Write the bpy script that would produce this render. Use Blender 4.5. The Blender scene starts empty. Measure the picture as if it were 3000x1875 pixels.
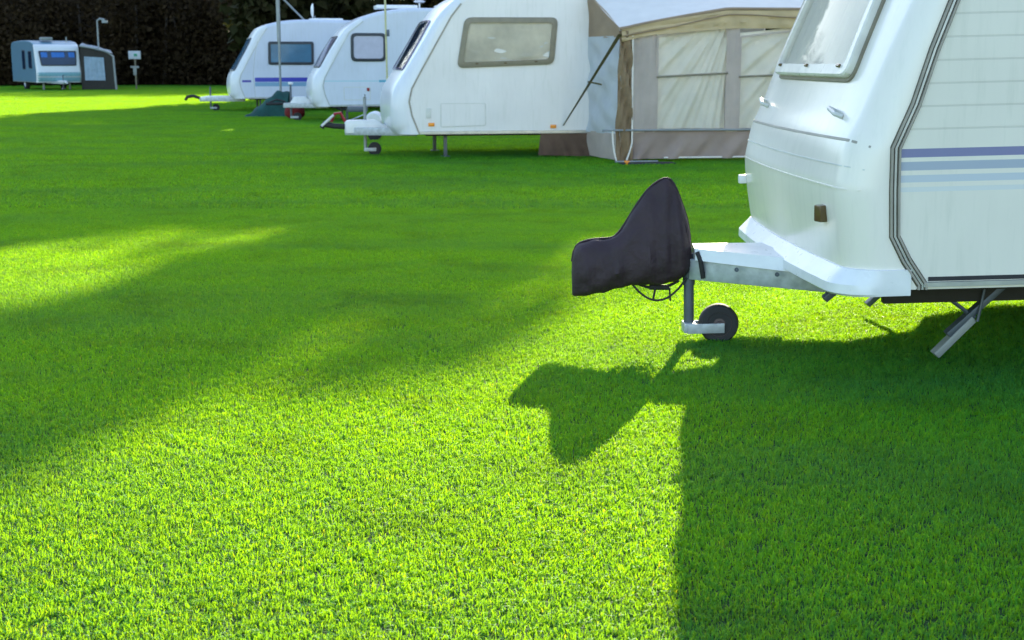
import bpy, bmesh, math, random
import numpy as np
from mathutils import Vector, Matrix
R = math.radians
random.seed(7); rng = np.random.default_rng(7)
sc = bpy.context.scene
COL = sc.collection

# ------------------------------------------------------------------ camera, sky, sun, exposure
cam_d = bpy.data.cameras.new("camera"); cam = bpy.data.objects.new("camera", cam_d); COL.objects.link(cam)
cam.location = (0, 0, 1.4)
cam.rotation_euler = (R(90) - math.atan(762.5 / 4000), 0, 0)
cam_d.sensor_width = 36; cam_d.lens = 48; cam_d.clip_end = 2000; cam_d.clip_start = 0.05
cam_d.dof.use_dof = True; cam_d.dof.focus_distance = 5.6; cam_d.dof.aperture_fstop = 7.0
sc.camera = cam
SUN_EL, SUN_AZ = R(19.8), R(14.6)            # azimuth from +Y towards +X
world = bpy.data.worlds.new("World"); sc.world = world; world.use_nodes = True
wn = world.node_tree; wn.nodes.clear()
sky = wn.nodes.new('ShaderNodeTexSky'); sky.sky_type = 'NISHITA'; sky.sun_disc = False
sky.sun_elevation = SUN_EL; sky.sun_rotation = SUN_AZ
sky.air_density = 1.0; sky.dust_density = 1.0; sky.ozone_density = 1.1
bg = wn.nodes.new('ShaderNodeBackground'); bg.inputs[1].default_value = 0.15
wo = wn.nodes.new('ShaderNodeOutputWorld')
wn.links.new(sky.outputs[0], bg.inputs[0]); wn.links.new(bg.outputs[0], wo.inputs[0])
sd = bpy.data.lights.new("sun", 'SUN'); sd.energy = 4.6; sd.angle = R(0.5); sd.color = (1.0, 0.90, 0.66)
so = bpy.data.objects.new("sun", sd); COL.objects.link(so)
S = Vector((math.sin(SUN_AZ) * math.cos(SUN_EL), math.cos(SUN_AZ) * math.cos(SUN_EL), math.sin(SUN_EL)))
so.rotation_euler = S.to_track_quat('Z', 'Y').to_euler()
so.location = (20, 60, 30)
sc.view_settings.view_transform = 'Standard'; sc.view_settings.look = 'None'
sc.view_settings.exposure = 1.75; sc.view_settings.gamma = 1.0
sc.cycles.max_bounces = 8; sc.cycles.transparent_max_bounces = 8
sc.cycles.sample_clamp_indirect = 4.0

# ------------------------------------------------------------------ materials
def nodes(name):
    m = bpy.data.materials.new(name); m.use_nodes = True
    nt = m.node_tree; return m, nt, nt.nodes['Principled BSDF'], nt.nodes['Material Output']
def noise(nt, scale, detail=4, vec=None, rough=0.55):
    n = nt.nodes.new('ShaderNodeTexNoise'); n.inputs['Scale'].default_value = scale
    n.inputs['Detail'].default_value = detail; n.inputs['Roughness'].default_value = rough
    if vec is not None: nt.links.new(vec, n.inputs['Vector'])
    return n.outputs['Fac']
def ramp(nt, fac, stops):
    r = nt.nodes.new('ShaderNodeValToRGB'); e = r.color_ramp.elements
    while len(e) < len(stops): e.new(0.5)
    for i, (p, c) in enumerate(stops): e[i].position = p; e[i].color = (*c, 1)
    nt.links.new(fac, r.inputs[0]); return r.outputs[0]
def math_n(nt, op, a, b=None):
    n = nt.nodes.new('ShaderNodeMath'); n.operation = op
    for i, v in enumerate((a, b)):
        if v is None: continue
        if isinstance(v, (int, float)): n.inputs[i].default_value = v
        else: nt.links.new(v, n.inputs[i])
    return n.outputs[0]
def mixc(nt, fac, a, b, mode='MIX'):
    n = nt.nodes.new('ShaderNodeMix'); n.data_type = 'RGBA'; n.blend_type = mode
    for s, v in ((n.inputs[0], fac), (n.inputs[6], a), (n.inputs[7], b)):
        if isinstance(v, (int, float)): s.default_value = v
        elif isinstance(v, tuple): s.default_value = (*v, 1)
        else: nt.links.new(v, s)
    return n.outputs[2]
def bump(nt, bsdf, h, strength, dist=0.01):
    b = nt.nodes.new('ShaderNodeBump'); b.inputs['Strength'].default_value = strength; b.inputs['Distance'].default_value = dist
    nt.links.new(h, b.inputs['Height']); nt.links.new(b.outputs[0], bsdf.inputs['Normal'])
def objc(nt):
    return nt.nodes.new('ShaderNodeTexCoord').outputs['Object']
def plain(name, col, rough=0.5, metal=0.0, var=0.12, scale=9.0, bmp=0.0, bscale=60, spec=0.5):
    m, nt, b, o = nodes(name)
    v = objc(nt); f = noise(nt, scale, 5, v)
    lo = tuple(c * (1 - var) for c in col); hi = tuple(min(1, c * (1 + var)) for c in col)
    nt.links.new(ramp(nt, f, [(0.3, lo), (0.7, hi)]), b.inputs['Base Color'])
    b.inputs['Roughness'].default_value = rough; b.inputs['Metallic'].default_value = metal
    b.inputs['Specular IOR Level'].default_value = spec
    nt.links.new(math_n(nt, 'ADD', math_n(nt, 'MULTIPLY', noise(nt, scale * 3, 3, v), 0.16), rough - 0.08), b.inputs['Roughness'])
    if bmp: bump(nt, b, noise(nt, bscale, 4, v), bmp)
    return m
def side_mat(name, base, stripes=(), groove=0.0935, groove_z=1.2, rough=0.32, dirt=0.10):
    """painted side wall: pressed horizontal siding grooves above groove_z, decal stripes (x0,x1,z0,z1,colour)"""
    m, nt, b, o = nodes(name); v = objc(nt)
    sp = nt.nodes.new('ShaderNodeSeparateXYZ'); nt.links.new(v, sp.inputs[0]); X, Z = sp.outputs[0], sp.outputs[2]
    c = ramp(nt, noise(nt, 1.3, 5, v), [(0.3, tuple(k * (1 - dirt) for k in base)), (0.7, base)])
    mp = nt.nodes.new('ShaderNodeMapping'); mp.inputs['Scale'].default_value = (7, 7, 0.7); nt.links.new(v, mp.inputs[0])
    c = mixc(nt, math_n(nt, 'MULTIPLY', noise(nt, 2.0, 5, mp.outputs[0]), 0.16), c, tuple(k * 0.62 for k in base))
    st = ramp(nt, noise(nt, 3.2, 6, mp.outputs[0], .65), [(0.52, (0, 0, 0)), (0.74, (1, 1, 1))])
    c = mixc(nt, math_n(nt, 'MULTIPLY', st, dirt * 1.9), c, (.36, .40, .30))
    for (x0, x1, z0, z1, col) in stripes:
        a = math_n(nt, 'MULTIPLY', math_n(nt, 'GREATER_THAN', Z, z0), math_n(nt, 'LESS_THAN', Z, z1))
        a = math_n(nt, 'MULTIPLY', a, math_n(nt, 'MULTIPLY', math_n(nt, 'GREATER_THAN', X, x0), math_n(nt, 'LESS_THAN', X, x1)))
        c = mixc(nt, a, c, col)
    fr = math_n(nt, 'FRACT', math_n(nt, 'DIVIDE', math_n(nt, 'SUBTRACT', Z, groove_z), groove))
    d = math_n(nt, 'ABSOLUTE', math_n(nt, 'SUBTRACT', fr, 0.5))
    g = math_n(nt, 'MULTIPLY', math_n(nt, 'GREATER_THAN', Z, groove_z), math_n(nt, 'LESS_THAN', d, 0.045))
    c = mixc(nt, math_n(nt, 'MULTIPLY', g, 0.22), c, (0.18, 0.18, 0.15))
    nt.links.new(c, b.inputs['Base Color']); b.inputs['Roughness'].default_value = rough
    h = math_n(nt, 'ADD', math_n(nt, 'MULTIPLY', g, -1.0), math_n(nt, 'MULTIPLY', noise(nt, 14, 3, v), 0.35))
    bump(nt, b, h, 0.35, 0.004)
    return m
def glass(name, tint, mixf=0.25, rough=0.03):
    m, nt, b, o = nodes(name)
    tr = nt.nodes.new('ShaderNodeBsdfTransparent'); tr.inputs[0].default_value = (*tint, 1)
    gl = nt.nodes.new('ShaderNodeBsdfGlossy'); gl.inputs['Roughness'].default_value = rough; gl.inputs[0].default_value = (.9, .9, .9, 1)
    mx = nt.nodes.new('ShaderNodeMixShader'); lw = nt.nodes.new('ShaderNodeLayerWeight'); lw.inputs[0].default_value = mixf
    nt.links.new(lw.outputs['Fresnel'], mx.inputs[0]); nt.links.new(tr.outputs[0], mx.inputs[1]); nt.links.new(gl.outputs[0], mx.inputs[2])
    nt.links.new(mx.outputs[0], o.inputs[0]); return m
def fabric(name, col, trans=0.35, rough=0.85, var=0.15, scale=5, alpha=1.0, bs=(7, .35, .02)):
    m, nt, b, o = nodes(name); v = objc(nt)
    c = ramp(nt, noise(nt, scale, 5, v), [(0.3, tuple(k * (1 - var) for k in col)), (0.7, tuple(min(1, k * (1 + var)) for k in col))])
    nt.links.new(c, b.inputs['Base Color']); b.inputs['Roughness'].default_value = rough
    bump(nt, b, noise(nt, bs[0], 5, v), bs[1], bs[2])
    t = nt.nodes.new('ShaderNodeBsdfTranslucent'); nt.links.new(c, t.inputs[0])
    mx = nt.nodes.new('ShaderNodeMixShader'); mx.inputs[0].default_value = trans
    nt.links.new(b.outputs[0], mx.inputs[1]); nt.links.new(t.outputs[0], mx.inputs[2])
    out = mx.outputs[0]
    if alpha < 1:
        tr = nt.nodes.new('ShaderNodeBsdfTransparent'); m2 = nt.nodes.new('ShaderNodeMixShader'); m2.inputs[0].default_value = alpha
        nt.links.new(tr.outputs[0], m2.inputs[1]); nt.links.new(out, m2.inputs[2]); out = m2.outputs[0]
    nt.links.new(out, o.inputs[0]); return m
def leafmat(name, lo, hi, trans, tfac):
    m, nt, b, o = nodes(name)
    at = nt.nodes.new('ShaderNodeAttribute'); at.attribute_name = 'tint'
    c = ramp(nt, at.outputs['Fac'], [(0.0, lo), (1.0, hi)])
    nt.links.new(c, b.inputs['Base Color']); b.inputs['Roughness'].default_value = 0.8; b.inputs['Specular IOR Level'].default_value = 0.05
    t = nt.nodes.new('ShaderNodeBsdfTranslucent'); nt.links.new(mixc(nt, 1.0, c, trans, 'MULTIPLY'), t.inputs[0])
    mx = nt.nodes.new('ShaderNodeMixShader'); mx.inputs[0].default_value = tfac
    nt.links.new(b.outputs[0], mx.inputs[1]); nt.links.new(t.outputs[0], mx.inputs[2]); nt.links.new(mx.outputs[0], o.inputs[0])
    return m

M = dict(
    gel=side_mat('white_moulding', (0.91, 0.85, 0.76), groove_z=50, rough=0.22, dirt=0.06),
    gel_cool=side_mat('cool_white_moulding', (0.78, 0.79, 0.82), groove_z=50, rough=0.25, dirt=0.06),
    near_side=side_mat('near_side', (0.82, 0.78, 0.68), [(0, 9, .990, 1.026, (.19, .20, .36)), (0, 9, .936, .972, (.37, .42, .50)),
              (0, 9, .886, .916, (.52, .57, .62)), (0, 9, .846, .866, (.66, .68, .66))], groove_z=1.06),
    side_a=side_mat('side_a', (0.66, 0.69, 0.80), [(.70, 2.25, .81, .925, (.04, .05, .42)), (.36, .60, .80, .86, (.08, .07, .38)), (.70, 2.25, .69, .80, (.20, .36, .52))], groove_z=50),
    side_b=side_mat('side_b', (0.68, 0.71, 0.80), [(.3, 1.55, .915, .94, (.42, .62, .70)), (1.55, 2.4, .90, .95, (.10, .38, .52))], groove_z=50),
    side_c=side_mat('side_c', (0.80, 0.78, 0.76), [], groove_z=50),
    side_d=side_mat('side_d', (0.14, 0.26, 0.36), [], groove_z=50),
    teal_panel=plain('teal_panel', (0.22, 0.42, 0.48), 0.3),
    white=plain('white_paint', (0.80, 0.80, 0.80), 0.3, var=.05),
    offwhite=plain('offwhite_plastic', (0.62, 0.62, 0.58), 0.4, var=.08),
    alu=plain('aluminium', (0.45, 0.47, 0.48), 0.35, 0.7),
    galv=plain('galvanised', (0.42, 0.45, 0.48), 0.5, 0.45, var=.22, scale=18),
    railgap=plain('rail_gap', (0.10, 0.085, 0.06), 0.6),
    railrib=plain('rail_rib', (0.34, 0.31, 0.26), 0.5),
    rubber=plain('rubber', (0.025, 0.024, 0.026), 0.75, bmp=.2),
    seal=plain('window_seal', (0.03, 0.035, 0.045), 0.5),
    seal_brown=plain('brown_seal', (0.22, 0.19, 0.13), 0.45),
    seal_light=plain('light_frame', (0.74, 0.70, 0.62), 0.3),
    bracket=plain('dark_steel', (0.10, 0.12, 0.15), 0.45, 0.4),
    rim=plain('wheel_rim', (0.09, 0.06, 0.06), 0.5, var=.3),
    under=plain('underside', (0.03, 0.026, 0.022), 0.8),
    amber=plain('amber_lens', (0.85, 0.28, 0.02), 0.25, var=.03),
    brownlens=plain('brown_lens', (0.12, 0.075, 0.03), 0.2),
    redplastic=plain('red_plastic', (0.32, 0.02, 0.025), 0.4),
    redcloth=fabric('red_cloth', (0.17, 0.010, 0.010), .1),
    blueglass=plain('blue_window', (0.055, 0.16, 0.26), 0.12, var=.25, scale=1.5, spec=.8),
    darkglass=plain('dark_window', (0.012, 0.03, 0.07), 0.06, var=.3, scale=2, spec=.8),
    bluepanel=plain('blue_blind', (0.03, 0.16, 0.52), 0.35, var=.15),
    lilac=plain('drawn_blind', (0.50, 0.48, 0.58), 0.5, var=.06),
    purpleglass=plain('purple_window', (0.16, 0.13, 0.22), 0.12, var=.2),
    acrylic=glass('acrylic', (.97, .97, .96), .09),
    film=glass('clear_film', (.93, .93, .92), .22, .12),
    curtain=fabric('net_curtain', (0.88, 0.83, 0.72), .3, var=.05),
    curtain_g=fabric('grey_curtain', (0.74, 0.67, 0.54), .3, var=.2, scale=2.5),
    cover=fabric('cover_fabric', (0.036, 0.018, 0.024), 0.0, .7, .18, 7, 1.0, (4.5, .6, .06)),
    brown=fabric('awning_brown', (0.42, 0.31, 0.21), 0.35, var=.16, scale=2),
    corner_brown=fabric('awning_corner', (0.27, 0.19, 0.11), 0.2, var=.25, scale=3),
    skirt_mauve=fabric('awning_skirt', (0.40, 0.31, 0.27), 0.35, var=.15, scale=2),
    annex_window=fabric('annex_window', (0.32, 0.42, 0.52), .1),
    tan=fabric('awning_tan', (0.64, 0.50, 0.29), 0.35, var=.12, scale=3),
    mauve=fabric('awning_mauve', (0.56, 0.48, 0.43), 0.35, var=.10, scale=3),
    awroof=fabric('awning_roof', (0.90, 0.86, 0.80), 0.25, var=.04),
    awside=fabric('awning_side', (0.66, 0.70, 0.74), 0.35, var=.06),
    greentarp=fabric('green_tarp', (0.010, 0.070, 0.060), 0.15, var=.3),
    pole=plain('grey_pole', (0.28, 0.30, 0.30), 0.5, .3),
    yellow=plain('yellow_pole', (0.55, 0.52, 0.28), 0.6),
    skirt=fabric('wheel_skirt', (0.13, 0.08, 0.055), .1, var=.25),
    strap=plain('strap', (0.09, 0.08, 0.03), 0.8),
    bark=plain('bark', (0.05, 0.038, 0.028), 0.9, var=.4, scale=6, bmp=.5, bscale=12),
    litter=plain('leaf_litter', (0.050, 0.034, 0.018), 0.95, var=.5, scale=.5, bmp=.5, bscale=3),
    leaf=leafmat('leaf_dark', (0.014, 0.018, 0.006), (0.05, 0.045, 0.022), (1.0, 1.1, .5), .15),
    leaf2=leafmat('leaf_brown', (0.020, 0.013, 0.006), (0.048, 0.032, 0.016), (1.0, 1.0, .6), .15),
    green_mark=plain('sign_green', (0.05, 0.35, 0.2), .5),
)
def lawn_nodes(nt, soil):
    g = nt.nodes.new('ShaderNodeNewGeometry'); mp = nt.nodes.new('ShaderNodeMapping')
    mp.inputs['Rotation'].default_value = (0, 0, R(14)); mp.inputs['Scale'].default_value = (0.5, 1.6, 1)
    nt.links.new(g.outputs['Position'], mp.inputs[0])
    return noise(nt, 0.55, 5, mp.outputs[0]), noise(nt, 5.5, 4, g.outputs['Position'])
# soil under the blades
m, nt, b, o = nodes('lawn_ground'); a, c2 = lawn_nodes(nt, True)
c = ramp(nt, a, [(0.3, (0.010, 0.045, 0.006)), (0.7, (0.016, 0.070, 0.008))])
c = mixc(nt, math_n(nt, 'MULTIPLY', c2, .5), c, (0.034, 0.055, 0.012)); nt.links.new(c, b.inputs['Base Color']); b.inputs['Roughness'].default_value = .95
bump(nt, b, noise(nt, 40, 4, nt.nodes.new('ShaderNodeNewGeometry').outputs['Position']), .8, .03); M['ground'] = m
# blades
m, nt, b, o = nodes('grass_blade'); a, c2 = lawn_nodes(nt, False)
at = nt.nodes.new('ShaderNodeAttribute'); at.attribute_name = 'tint'
c = ramp(nt, at.outputs['Fac'], [(0.0, (0.030, 0.190, 0.022)), (0.55, (0.054, 0.320, 0.027)), (0.90, (0.082, 0.390, 0.027)), (1.0, (0.11, 0.34, 0.06))])
c = mixc(nt, math_n(nt, 'MULTIPLY', ramp(nt, a, [(0.42, (0, 0, 0)), (0.62, (1, 1, 1))]), .62), c, (0.034, 0.215, 0.070))
c = mixc(nt, math_n(nt, 'MULTIPLY', ramp(nt, c2, [(0.52, (0, 0, 0)), (0.75, (1, 1, 1))]), .35), c, (0.074, 0.310, 0.022))
c = mixc(nt, math_n(nt, 'MULTIPLY', ramp(nt, noise(nt, 1.7, 5, nt.nodes.new('ShaderNodeNewGeometry').outputs['Position'], .6), [(0.50, (0, 0, 0)), (0.68, (1, 1, 1))]), .38), c, (0.026, 0.135, 0.018))
nt.links.new(c, b.inputs['Base Color']); b.inputs['Roughness'].default_value = .6; b.inputs['Specular IOR Level'].default_value = .2
t = nt.nodes.new('ShaderNodeBsdfTranslucent'); nt.links.new(mixc(nt, 1.0, c, (7.0, 2.15, .10), 'MULTIPLY'), t.inputs[0])
mx = nt.nodes.new('ShaderNodeMixShader'); mx.inputs[0].default_value = .5
nt.links.new(b.outputs[0], mx.inputs[1]); nt.links.new(t.outputs[0], mx.inputs[2]); nt.links.new(mx.outputs[0], o.inputs[0]); M['grass'] = m

# ------------------------------------------------------------------ object helpers
def link(name, me, mat, parent=None, smooth=38):
    for x in (mat if isinstance(mat, list) else [mat]): me.materials.append(M[x] if isinstance(x, str) else x)
    o = bpy.data.objects.new(name, me); COL.objects.link(o)
    if parent is not None: o.parent = parent
    return o
def tag(o, label=None, cat=None, group=None, kind=None):
    if label: o['label'] = label
    if cat: o['category'] = cat
    if group: o['group'] = group
    if kind: o['kind'] = kind
    return o
def empty(name, loc, label, cat, rz=0, group=None, pitch=0):
    o = bpy.data.objects.new(name, None); COL.objects.link(o); o.location = loc
    o.rotation_mode = 'ZYX' if False else 'XYZ'
    # nose down: +x end lifts
    o.rotation_euler = (Matrix.Rotation(rz, 3, 'Z') @ Matrix.Rotation(-pitch, 3, 'Y')).to_euler()
    o.empty_display_size = .2
    return tag(o, label, cat, group)
class B:
    def __init__(s): s.bm = bmesh.new()
    def merge(s, verts, faces):
        vs = [s.bm.verts.new(v) for v in verts]
        for f in faces:
            try: s.bm.faces.new([vs[i] for i in f])
            except ValueError: pass
        return s
    def box(s, c, size, bev=0.0, rot=None):
        t = bmesh.new(); bmesh.ops.create_cube(t, size=1)
        bmesh.ops.scale(t, vec=size, verts=t.verts)
        if bev: bmesh.ops.bevel(t, geom=t.edges[:], offset=bev, segments=2, affect='EDGES', profile=.6)
        mt = Matrix.Translation(c)
        if rot: mt = mt @ Matrix.Rotation(rot[2], 4, 'Z') @ Matrix.Rotation(rot[1], 4, 'Y') @ Matrix.Rotation(rot[0], 4, 'X')
        bmesh.ops.transform(t, matrix=mt, verts=t.verts); s.absorb(t); return s
    def absorb(s, t):
        me = bpy.data.meshes.new('t'); t.to_mesh(me); t.free(); s.bm.from_mesh(me); bpy.data.meshes.remove(me)
    def tube(s, path, r, n=10, cap=True):
        P = [Vector(p) for p in path]; rs = r if isinstance(r, (list, tuple)) else [r] * len(P)
        V, F = [], []; up = Vector((0, 0, 1))
        for i, p in enumerate(P):
            d = (P[min(i + 1, len(P) - 1)] - P[max(i - 1, 0)]).normalized()
            a = up if abs(d.z) < .9 else Vector((1, 0, 0)); u = d.cross(a).normalized(); w = u.cross(d)
            for k in range(n):
                t = 2 * math.pi * k / n; V.append(p + (u * math.cos(t) + w * math.sin(t)) * rs[i])
        for i in range(len(P) - 1):
            for k in range(n): F.append((i * n + k, i * n + (k + 1) % n, (i + 1) * n + (k + 1) % n, (i + 1) * n + k))
        if cap: F.append(tuple(range(n))[::-1]); F.append(tuple((len(P) - 1) * n + k for k in range(n)))
        return s.merge(V, F)
    def lathe(s, prof, c, axis='y', n=28):
        V, F = [], []; m = len(prof)
        for k in range(n):
            t = 2 * math.pi * k / n
            for (r, h) in prof:
                q = (r * math.cos(t), h, r * math.sin(t)) if axis == 'y' else ((r * math.cos(t), r * math.sin(t), h) if axis == 'z' else (h, r * math.cos(t), r * math.sin(t)))
                V.append((c[0] + q[0], c[1] + q[1], c[2] + q[2]))
        for k in range(n):
            for i in range(m - 1):
                a, b_ = k * m + i, ((k + 1) % n) * m + i; F.append((a, a + 1, b_ + 1, b_))
        s.merge(V, F); return s
    def prism(s, poly, y0, y1, bev=0.0):      # poly in x,z extruded along y
        t = bmesh.new(); n = len(poly)
        a = [t.verts.new((x, y0, z)) for x, z in poly]; b_ = [t.verts.new((x, y1, z)) for x, z in poly]
        t.faces.new(a); t.faces.new(b_[::-1])
        for i in range(n): t.faces.new((a[i], b_[i], b_[(i + 1) % n], a[(i + 1) % n]))
        bmesh.ops.recalc_face_normals(t, faces=t.faces)
        if bev: bmesh.ops.bevel(t, geom=t.edges[:], offset=bev, segments=2, affect='EDGES', profile=.6)
        s.absorb(t); return s
    def out(s, name, mat, parent=None, ang=38, tri=False):
        bm = s.bm; bmesh.ops.remove_doubles(bm, verts=bm.verts, dist=1e-5)
        bmesh.ops.recalc_face_normals(bm, faces=bm.faces)
        for f in bm.faces: f.smooth = True
        for e in bm.edges:
            if len(e.link_faces) == 2 and e.calc_face_angle(0) > R(ang): e.smooth = False
        me = bpy.data.meshes.new(name); bm.to_mesh(me); bm.free()
        return link(name, me, mat, parent)

def catmull(pts, k=4):
    P = [pts[0]] + list(pts) + [pts[-1]]; out = []
    for i in range(1, len(P) - 2):
        p0, p1, p2, p3 = P[i - 1], P[i], P[i + 1], P[i + 2]
        for j in range(k):
            t = j / k
            out.append(tuple(.5 * (2 * p1[d] + (p2[d] - p0[d]) * t + (2 * p0[d] - 5 * p1[d] + 4 * p2[d] - p3[d]) * t * t + (3 * p1[d] - p0[d] - 3 * p2[d] + p3[d]) * t ** 3) for d in range(len(p1))))
    out.append(tuple(pts[-1])); return out
def round_poly(c, r, n=4):
    out = []; N = len(c)
    for i in range(N):
        p = Vector(c[i]); a = (Vector(c[i - 1]) - p); b_ = (Vector(c[(i + 1) % N]) - p)
        ra = min(r, a.length * .45, b_.length * .45); A = p + a.normalized() * ra; Bp = p + b_.normalized() * ra
        for k in range(n + 1):
            t = k / n; out.append(tuple(A * (1 - t) ** 2 + p * 2 * t * (1 - t) + Bp * t * t))
    return out
def inset_poly(c, d):
    N = len(c); out = []
    ar = sum(c[i][0] * c[(i + 1) % N][1] - c[(i + 1) % N][0] * c[i][1] for i in range(N))
    sg = 1 if ar > 0 else -1
    for i in range(N):
        a = Vector(c[i - 1]); p = Vector(c[i]); b_ = Vector(c[(i + 1) % N])
        e1 = (p - a).normalized(); e2 = (b_ - p).normalized()
        n1 = Vector((-e1.y, e1.x)) * sg; n2 = Vector((-e2.y, e2.x)) * sg
        m_ = (n1 + n2).normalized(); out.append(tuple(p + m_ * (d / max(.35, m_.dot(n1)))))
    return out
def densify(c, step=.08):
    out = []; N = len(c)
    for i in range(N):
        a, b_ = c[i], c[(i + 1) % N]; L = math.hypot(b_[0] - a[0], b_[1] - a[1]); k = max(1, int(L / step))
        for j in range(k): out.append((a[0] + (b_[0] - a[0]) * j / k, a[1] + (b_[1] - a[1]) * j / k))
    return out
def ring(bb, corners, rad, wid, mp, h0, h1):
    """a raised frame between the outline and its inset, thickness h0..h1 outwards"""
    N = 4
    outer = []; inner = []
    inn = inset_poly(corners, wid)
    # same number of points on both: sample sides
    ro = round_poly(corners, rad); ri = round_poly(inn, max(.004, rad - wid * .6))
    def seg(pl):
        res = []
        L = len(pl)
        for i in range(L):
            a, b_ = pl[i], pl[(i + 1) % L]; long = (i % 5 == 4); k = 8 if long else 1
            for j in range(k): res.append((a[0] + (b_[0] - a[0]) * j / k, a[1] + (b_[1] - a[1]) * j / k))
        return res
    so_, si_ = seg(ro), seg(ri); n = len(so_); V = []; F = []
    for (u, v), (u2, v2) in zip(so_, si_):
        V += [mp(u, v, h0), mp(u, v, h1 * .85), mp(u + (u2 - u) * .15, v + (v2 - v) * .15, h1), mp(u2, v2, h1), mp(u2, v2, h0)]
    for i in range(n):
        j = (i + 1) % n
        for k in range(4): F.append((i * 5 + k, i * 5 + k + 1, j * 5 + k + 1, j * 5 + k))
    bb.merge(V, F)
def fill(bb, corners, rad, mp, h, nv=14, nu=12, wave=None):
    p = densify(round_poly(corners, rad), .03); vs = [q[1] for q in p]; v0, v1 = min(vs) + 1e-4, max(vs) - 1e-4
    V, F = [], []
    for i in range(nv + 1):
        v = v0 + (v1 - v0) * (.5 - .5 * math.cos(math.pi * i / nv)); xs = []
        for k in range(len(p)):
            a, b_ = p[k], p[(k + 1) % len(p)]
            if (a[1] - v) * (b_[1] - v) <= 0 and a[1] != b_[1]: xs.append(a[0] + (b_[0] - a[0]) * (v - a[1]) / (b_[1] - a[1]))
        u0, u1 = min(xs), max(xs)
        for j in range(nu + 1):
            u = u0 + (u1 - u0) * j / nu; V.append(mp(u, v, h + (wave(u, v, j / nu, i / nv) if wave else 0)))
    for i in range(nv):
        for j in range(nu):
            a = i * (nu + 1) + j; F.append((a, a + 1, a + nu + 2, a + nu + 1))
    bb.merge(V, F)

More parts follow.
